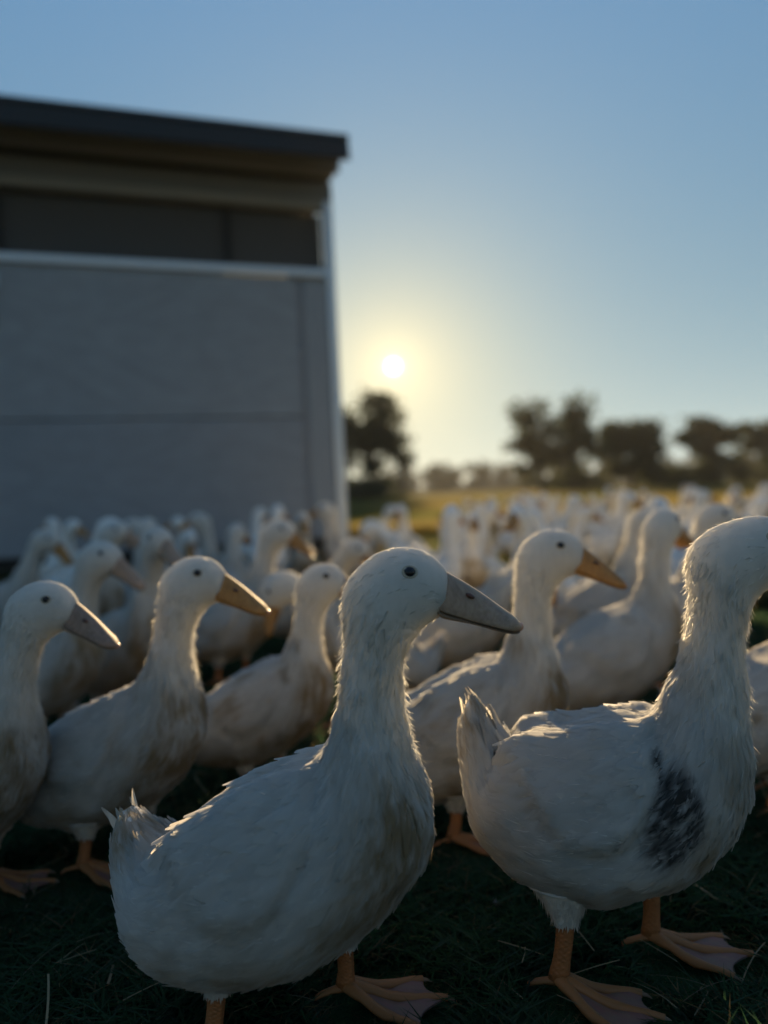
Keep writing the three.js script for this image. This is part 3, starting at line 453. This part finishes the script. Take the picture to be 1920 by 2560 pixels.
  makeLeg(g, l1.hip, l1.ankle, l1.turn); makeLeg(g, l2.hip, l2.ankle, l2.turn);
  part('plumage', plumage(sh, o.plumes ?? [1100, 7000, 15000, 26000][detail], seed * 13 + 1, [1.9, 1.35, 1.1, 1][detail]), plumeM, g);
  if (detail > 1) {
    part('wing', wingGeometry(sh, 1, seed * 7 + 2), plumeM, g); part('wing', wingGeometry(sh, -1, seed * 7 + 3), plumeM, g);
  }
  if (detail > 0) {                                              // tail feathers fan up and back
    const R = rng(seed * 31), a = prof.top[1], b = prof.bot[1], c = prof.top[0], n = detail > 1 ? 9 : 5;
    const ang = Math.atan2(c[0] - (prof.top[3][0] + prof.bot[3][0]) / 2, c[1] - (prof.top[3][1] + prof.bot[3][1]) / 2);
    for (let k = 0; k < n; k++) { const f = k / (n - 1), tf = part('tail_feather', tailGeos[k % 3], plumeM, g); tf.position.set(lerp(a[0], b[0], 0.3 + 0.4 * R()), lerp(a[1], b[1], 0.3 + 0.4 * R()) - 0.008, (f - 0.5) * 0.026); tf.rotation.set((f - 0.5) * 0.5, (R() - 0.5) * 0.8, -ang - 0.1 + (R() - 0.5) * 0.3, 'ZXY'); tf.scale.setScalar(0.55 + 0.4 * R()); }
  }
  return sh;
}
const tailGeos = [featherGeometry(0.040, 0.011, -0.5, [0.70, 0.64, 0.53]), featherGeometry(0.034, 0.009, 0.7, [0.62, 0.54, 0.40]), featherGeometry(0.046, 0.010, 0.2, [0.72, 0.68, 0.6])];
const D2R = Math.PI / 180, FLOCK = 'flock of white ducks on the pasture';
function duck(label, x, z, yaw, scale, opts) {                   // yaw: degrees, 0 faces right, + towards the camera
  const g = thing('white_duck', label, 'duck', FLOCK); g.position.set(x, 0, z); g.rotation.y = -yaw * D2R; g.scale.setScalar(scale);
  buildDuck(g, opts); return shade(g);
}
// the two sharp birds
duck('sharp white duck in the middle foreground, pinkish bill pointing right', -0.1114, -0.6814, 18, 1, { prof: MAIN, pose: { headYaw: 18 * D2R, soil: 1 }, detail: 3, seed: 3, bill: 'pink', legs: [{ hip: [-.036, .09, .046], ankle: [-.040, .022, .050], turn: -0.1 }, { hip: [.040, .085, -.046], ankle: [.046, .022, -.046], turn: 0.12 }] });
const darkPatch = (t, q, n1, n2) => { const a = q > Math.PI ? 2 * Math.PI - q : q; if (q > Math.PI) return 0; const stripe = noise(a * 34, t * 2.2, 4.4) + 0.6 * noise(a * 70, t * 4, 9.1), d1 = Math.hypot((t - 12.9) / 1.65, (a - 1.62) / 0.56), d2 = Math.hypot((t - 12.1 - (a - 0.9) * 0.7) / 0.26, (a - 1.05) / 0.42); return clamp(Math.max(1 - sstep(d1, 0.6, 1.1), 0.7 * (1 - sstep(d2, 0.5, 1.1))) * (0.92 + 1.5 * stripe + 0.4 * n1), 0, 0.95); };
duck('large white duck with a charcoal feather patch on its shoulder, cut by right edge', 0.190, -0.7433, 20, 1, { prof: RIGHT, pose: { headYaw: 14 * D2R, soil: 0.55 }, detail: 3, seed: 8, bill: 'pink', patch: darkPatch, legs: [{ hip: [-.022, .115, .046], ankle: [-.030, .022, .048], turn: -0.25 }, { hip: [.046, .115, -.046], ankle: [.050, .022, -.050], turn: 0.0 }] });
// birds of the second rank
duck('white duck at left edge, greyish bill, body cut off by the frame', -0.546, -0.93, 12, 0.90, { pose: { neck: 0.20, stretch: 1.10, headYaw: 0.25, soil: 0.9, rough: 0.15 }, detail: 2, seed: 14, bill: 'grey' });
duck('white duck left of the foreground duck, long lit bill, neck leaning forward', -0.379, -1.02, 14, 0.95, { pose: { neck: 0.11, headYaw: 0.2, head: -0.02, soil: 1.2, rough: 0.2 }, detail: 2, seed: 19, bill: 'orange' });
duck('short-necked white duck with ruffled brownish back behind the foreground duck', -0.219, -1.24, 8, 0.88, { pose: { neck: 0.05, headYaw: 0.1, stretch: 0.92, soil: 1.5, rough: 0.7 }, detail: 2, seed: 23, bill: 'pink' });
duck('white duck with yellow-orange bill between the two sharp ducks', 0.097, -1.06, 8, 0.98, { pose: { neck: 0.02, head: 0.08, soil: 1.4, rough: 0.25 }, detail: 2, seed: 29, bill: 'orange' });
// third rank and beyond: each posed on its own
const MIDS = [
  ['white duck right of centre, head turned away, broad back in front', 0.408, -1.45, -4, 1.0, { neck: 0.0, headYaw: 0.6, head: 0.1 }, 'orange'],
  ['white duck behind, its rounded nape catching light', 0.513, -1.95, 5, 1.0, { neck: 0.15, head: 0.25 }, 'orange'],
  ['white duck near the right edge with an orange bill, head half hidden', 0.623, -1.80, 10, 1.0, { neck: 0.1, head: 0.1 }, 'orange'],
  ['white duck behind the patched duck, golden backlit tail showing', 0.545, -1.12, 0, 0.95, { neck: 0.0 }, 'orange'],
  ['white duck with pinkish bill and neck stretched forward in the left shade', -0.692, -1.5, 12, 0.97, { neck: 0.2, head: 0.05 }, 'pink'],
  ['white duck in the left shade turning its pink face to the camera side', -0.604, -1.7, 28, 1.0, { neck: 0.12, headYaw: -0.3 }, 'pink'],
  ['white duck in front of the poultry house, head raised above its neighbours', -0.923, -2.3, 20, 1.0, { neck: 0.1, headYaw: 0.2 }, 'pink'],
  ['white duck seen from behind in front of the poultry house', -0.805, -2.4, -80, 1.0, { neck: 0.1 }, 'orange'],
  ['white duck at the far left, head low and stretched forward', -1.219, -2.4, 8, 1.0, { neck: 0.35, head: 0.1 }, 'orange'],
  ['duck entering at the left edge, only its orange bill in view', -0.93, -1.4, 5, 0.92, { neck: 0.1, head: 0.0 }, 'orange'],
  ['shaded white duck by the poultry house wall, bent grey neck', -0.829, -3.0, 150, 1.0, { neck: 0.1, head: 0.3 }, 'orange'],
  ['small rounded white duck by the wall, looking away', -0.572, -2.6, -70, 0.95, { neck: 0.15, stretch: 0.9 }, 'orange'],
  ['white duck nearest the wall, head a grey blur', -0.633, -3.2, 160, 1.0, { neck: 0.05 }, 'orange'],
  ['white duck with sunlit crown and long orange bill below the wall', -0.419, -2.0, 10, 1.0, { neck: 0.14, head: 0.12 }, 'orange'],
  ['white duck facing the camera left of the corner post', -0.349, -3.2, 80, 0.97, { neck: 0.1 }, 'orange'],
  ['white duck with a thin sunlit neck under the corner post', -0.146, -3.6, 190, 1.02, { neck: 0.0, stretch: 1.05 }, 'orange'],
  ['white duck crouching with lowered dark bill behind the foreground head', -0.25, -2.35, 20, 0.93, { neck: 0.5, stretch: 0.8, head: 0.1 }, 'orange'],
  ['unseen white duck added just outside the right edge to shade the grass', 0.80, -0.98, 10, 1.0, { neck: 0.1 }, 'orange'],  // added out of view so its shadow darkens the lower right grass
  ['unseen white duck added outside the right edge, behind the patched duck, as a sun blocker', 0.95, -1.42, -10, 1.0, { neck: 0.1 }, 'orange'],  // second unseen bird, added to keep sun off the lower right grass
  ['added duck hidden behind the foreground duck neck, head bent down, blocking a sunbeam', -0.03, -1.62, 176, 0.95, { neck: 0.8, stretch: 0.75, head: 0.2 }, 'orange'],  // added out of sight to fill the gap that let sun reach the grass
  ['grey-white duck body behind the foreground duck bill, head lowered', 0.175, -1.85, 6, 0.95, { neck: 0.75, stretch: 0.75, head: 0.2 }, 'orange'],
];
MIDS.forEach(([label, x, z, yaw, s, pose, bill], i) => duck(label, x, z, yaw, s, { pose: { soil: 1.0 + 0.15 * (i % 4), rough: 0.12 * (i % 5), ...pose }, detail: 1, seed: 40 + i * 3, bill }));
// the far flock: six postures repeated
{
  const R = rng(4242), protos = [];
  const poses = [{ neck: 0.1 }, { neck: 0.3, head: 0.1 }, { neck: 0.05, stretch: 0.85 }, { neck: 0.7, stretch: 0.8, head: 0.2 }, { neck: 0.0, stretch: 1.05, headYaw: 0.7 }, { neck: 0.15, headYaw: -0.6 }];
  const taken = [[-0.11, -0.68], [0.19, -0.74], [-0.538, -0.93], [-0.379, -1.02], [-0.219, -1.24], [0.097, -1.06], ...MIDS.map((m) => [m[1], m[2]])];
  const spots = [[-0.092, -5], [0.131, -4], [0.402, -3.9], [0.845, -5], [1.132, -5.5], [1.392, -6], [1.392, -5], [2.11, -6]];
  let tries = 0;
  while (spots.length < 74 && tries++ < 9000) {
    const d = 2.1 + 8.4 * Math.pow(R(), 0.85), x = (R() * 1.12 - 0.50) * d, right = x / d;
    if (x < -0.05 && d > 5.0 + (x + 0.3) * 0.35) continue;                 // the poultry house stands here
    if (d > 4.2 && right < 0.12 && R() < 0.75) continue;
    if (d > 4.6 && R() < 0.45) continue;
    if (d > 6.5 && right < 0.33 && R() < 0.6) continue;
    if (x < 0.1 && d > 5.5) continue;
    if ([...taken, ...spots].some(([a, b]) => Math.hypot(a - x, b + d) < 0.31 + 0.02 * d)) continue;
    spots.push([x, -d]);
  }
  spots.sort((p, q) => p[0] / -p[1] - q[0] / -q[1]);
  const count = {};
  spots.forEach(([x, z], i) => {
    const k = i % 6, yaw = [10, -20, 160, 40, -80, 200, 5, 90][Math.floor(R() * 8)] + (R() - 0.5) * 50, s = 0.9 + 0.14 * R(), band = x < -0.35 ? 'small blurred white duck in the shade before the poultry house, ' : -z > 5 ? 'tiny blurred duck at the sunlit far edge of the flock, ' : 'small blurred duck in the thick of the flock, ', side = band + ORD[count[band] = (count[band] ?? -1) + 1] + ' from the left';
    let g;
    if (!protos[k]) { g = thing('white_duck', side, 'duck', FLOCK); buildDuck(g, { pose: { soil: 1.5, rough: 0.4, ...poses[k] }, detail: 0, seed: 90 + k, bill: 'orange' }); shade(g); protos[k] = g; }
    else { g = protos[k].clone(); g.name = numbered('white_duck'); g.userData = { label: side, category: 'duck', group: FLOCK }; scene.add(g); }
    g.position.set(x, 0, z); g.rotation.y = -yaw * D2R; g.scale.setScalar(s);
  });
}

// ------------------------------------------------------------------ grass, straw, fluff
function bladeTuft(n, h, spread, w, seed, lean) {
  const R = rng(seed), mb = new MB();
  for (let k = 0; k < n; k++) {
    const a = R() * 6.283, r = Math.sqrt(R()) * spread, x = Math.cos(a) * r, z = Math.sin(a) * r, b = R() * 6.283, hh = h * (0.45 + 0.8 * R()), l = hh * (lean * (0.3 + R())), c = 0.75 + 0.5 * R(), col = [c, c, c], cx = Math.cos(b + 1.57) * w / 2, cz = Math.sin(b + 1.57) * w / 2, nn = [Math.cos(b) * 0.8, 0.6, Math.sin(b) * 0.8];
    const row = (f, q) => [x + Math.cos(b) * l * f * f, hh * (f - 0.25 * lean * f * f), z + Math.sin(b) * l * f * f].map((e, i) => e + [cx, 0, cz][i] * q);
    const v = [mb.v(row(0, -1), nn, col), mb.v(row(0, 1), nn, col), mb.v(row(0.55, 0.85), nn, col), mb.v(row(0.55, -0.85), nn, col), mb.v(row(1, 0), nn, col)];
    mb.quad(v[0], v[1], v[2], v[3]); mb.tri(v[3], v[2], v[4]);
  }
  return mb.geo();
}
function scatter(name, label, category, geo, mat, n, place, tint) {
  const im = new THREE.InstancedMesh(geo, mat, n), m = new THREE.Matrix4(), q = new THREE.Quaternion(), e = new THREE.Euler(), c = new THREE.Color();
  for (let i = 0; i < n; i++) { const p = place(i); e.set(p.rx ?? 0, p.ry, p.rz ?? 0, 'YXZ'); m.compose(V(p.x, p.y ?? 0, p.z), q.setFromEuler(e), V(p.s, p.sy ?? p.s, p.s)); im.setMatrixAt(i, m); c.setRGB(...tint(p)); im.setColorAt(i, c); }
  im.name = name; im.userData = { kind: 'stuff', label, category }; im.castShadow = im.receiveShadow = true; scene.add(im); return im;
}
{
  const R = rng(909), grassM = phy({ color: 0xffffff, vertexColors: true, roughness: 1, transmission: 0.4, thickness: 0, side: THREE.DoubleSide, specularIntensity: 0.08 });
  const green = (p) => { const v = 0.7 + 0.6 * R(), d = R() < 0.07 ? 1 : 0; return d ? [0.17 * v, 0.14 * v, 0.065 * v] : [0.034 * v, 0.090 * v, 0.036 * v]; };
  const feet = [], fv = new THREE.Vector3(); scene.updateMatrixWorld(true);
  for (const o of scene.children) if (o.name.startsWith('white_duck') && o.position.z > -2.2) for (const l of o.children) if (l.name === 'leg') { fv.set(0.035, 0, 0); l.children[0].localToWorld(fv); feet.push([fv.x, fv.z]); }
  const trod = (x, z) => { let s = 1; for (const f of feet) s = Math.min(s, 0.16 + 0.84 * sstep(Math.hypot(f[0] - x, f[1] - z), 0.06, 0.085)); return s; };
  scatter('near_grass', 'short dark green pasture grass around the ducks feet', 'grass', bladeTuft(16, 0.029, 0.022, 0.0026, 1, 1.2), grassM, 36000, () => { const d = 0.42 + 2.6 * Math.pow(R(), 1.5); const x = (R() - 0.5) * (1.4 * d + 0.7), s = (0.6 + 0.7 * R()) * trod(x, -d); return { x, z: -d, ry: R() * 6.283, s: 0.6 + 0.4 * s, sy: s }; }, green);
  scatter('flock_grass', 'trodden grass between the ducks of the flock', 'grass', bladeTuft(18, 0.06, 0.05, 0.005, 2, 1.0), grassM, 30000, () => { const d = 2.8 + 9 * Math.pow(R(), 1.3); return { x: (R() - 0.5) * 1.5 * d, z: -d, ry: R() * 6.283, s: 0.7 + 0.8 * R() }; }, (p) => { const v = 0.8 + 0.5 * R(); return R() < 0.35 ? [0.24 * v, 0.19 * v, 0.08 * v] : [0.075 * v, 0.105 * v, 0.03 * v]; });
  scatter('meadow_grass', 'long yellow-green meadow grass behind the flock', 'grass', bladeTuft(22, 0.16, 0.14, 0.012, 3, 0.7), grassM, 42000, () => { const d = 8 + 150 * Math.pow(R(), 2.2); return { x: (R() * 1.15 - 0.5) * 1.1 * d, z: -d, ry: R() * 6.283, s: (0.7 + 0.7 * R()) * (1 + d / 40), sy: 0.6 + 0.6 * R() }; }, (p) => { const v = 0.8 + 0.5 * R(), pt = noise(p.x * 0.25, 3, p.z * 0.12); return pt > 0.12 ? [0.15 * v, 0.155 * v, 0.04 * v] : [0.25 * v, 0.20 * v, 0.065 * v]; });
  const strawG = (() => { const mb = new MB(), n = 6, ids = []; for (let i = 0; i <= n; i++) { const f = i / n - 0.5, y = 0.012 * (0.25 - f * f); ids.push([mb.v([f * 0.09, y, -0.0009 + 0.010 * f * f], [0, 1, 0], [1, 1, 1]), mb.v([f * 0.09, y + 0.0006, 0.0010 + 0.010 * f * f], [0, 1, 0], [1, 1, 1])]); } for (let i = 0; i < n; i++) mb.quad(ids[i][0], ids[i][1], ids[i + 1][1], ids[i + 1][0]); return mb.geo(true); })();
  const strawM = std({ color: 0xffffff, roughness: 0.75, side: THREE.DoubleSide });
  scatter('straw', 'dry straw stalks strewn over the dark grass', 'straw', strawG, strawM, 330, () => { const d = 0.5 + 1.5 * Math.pow(R(), 1.3); return { x: (R() - 0.5) * (1.15 * d + 0.3), y: 0.006 + 0.02 * R(), z: -d, ry: R() * 6.283, rx: (R() - 0.5) * 0.3, rz: (R() - 0.5) * 0.6, s: 0.35 + 1.0 * R() * R() }; }, () => { const v = 0.6 + 0.6 * R(); return [0.20 * v, 0.16 * v, 0.085 * v]; });
  // two bits of white down on the grass
  const fl = new MB(), Q = rng(66); for (let k = 0; k < 60; k++) { const a = Q() * 6.283, u = Q(), l = 0.005 + 0.006 * Q(), d = [Math.cos(a) * Math.sqrt(1 - u * u), u, Math.sin(a) * Math.sqrt(1 - u * u)], s = [-Math.sin(a) * 0.0005, 0, Math.cos(a) * 0.0005]; fl.tri(fl.v([s[0], 0, s[2]], [0, 1, 0], [1, 1, 1]), fl.v([-s[0], 0, -s[2]], [0, 1, 0], [1, 1, 1]), fl.v(d.map((e) => e * l), [0, 1, 0], [1, 1, 1])); }
  const downM = phy({ color: RGB(0.72, 0.70, 0.68), roughness: 1, transmission: 0.4, thickness: 0, side: THREE.DoubleSide }), fg = fl.geo();
  [[0.155, -0.86, 'tuft of white down on the grass left of the patched duck legs'], [0.105, -0.83, 'smaller tuft of white down nearer the foreground duck breast']].forEach(([x, z, lab], i) => { const m = new THREE.Mesh(fg, downM); m.name = numbered('down_tuft'); m.userData = { label: lab, category: 'feather' }; m.position.set(x, 0.028, z); m.scale.setScalar(i ? 0.8 : 1.2); m.castShadow = true; scene.add(m); });
}
renderer.render(scene, camera);
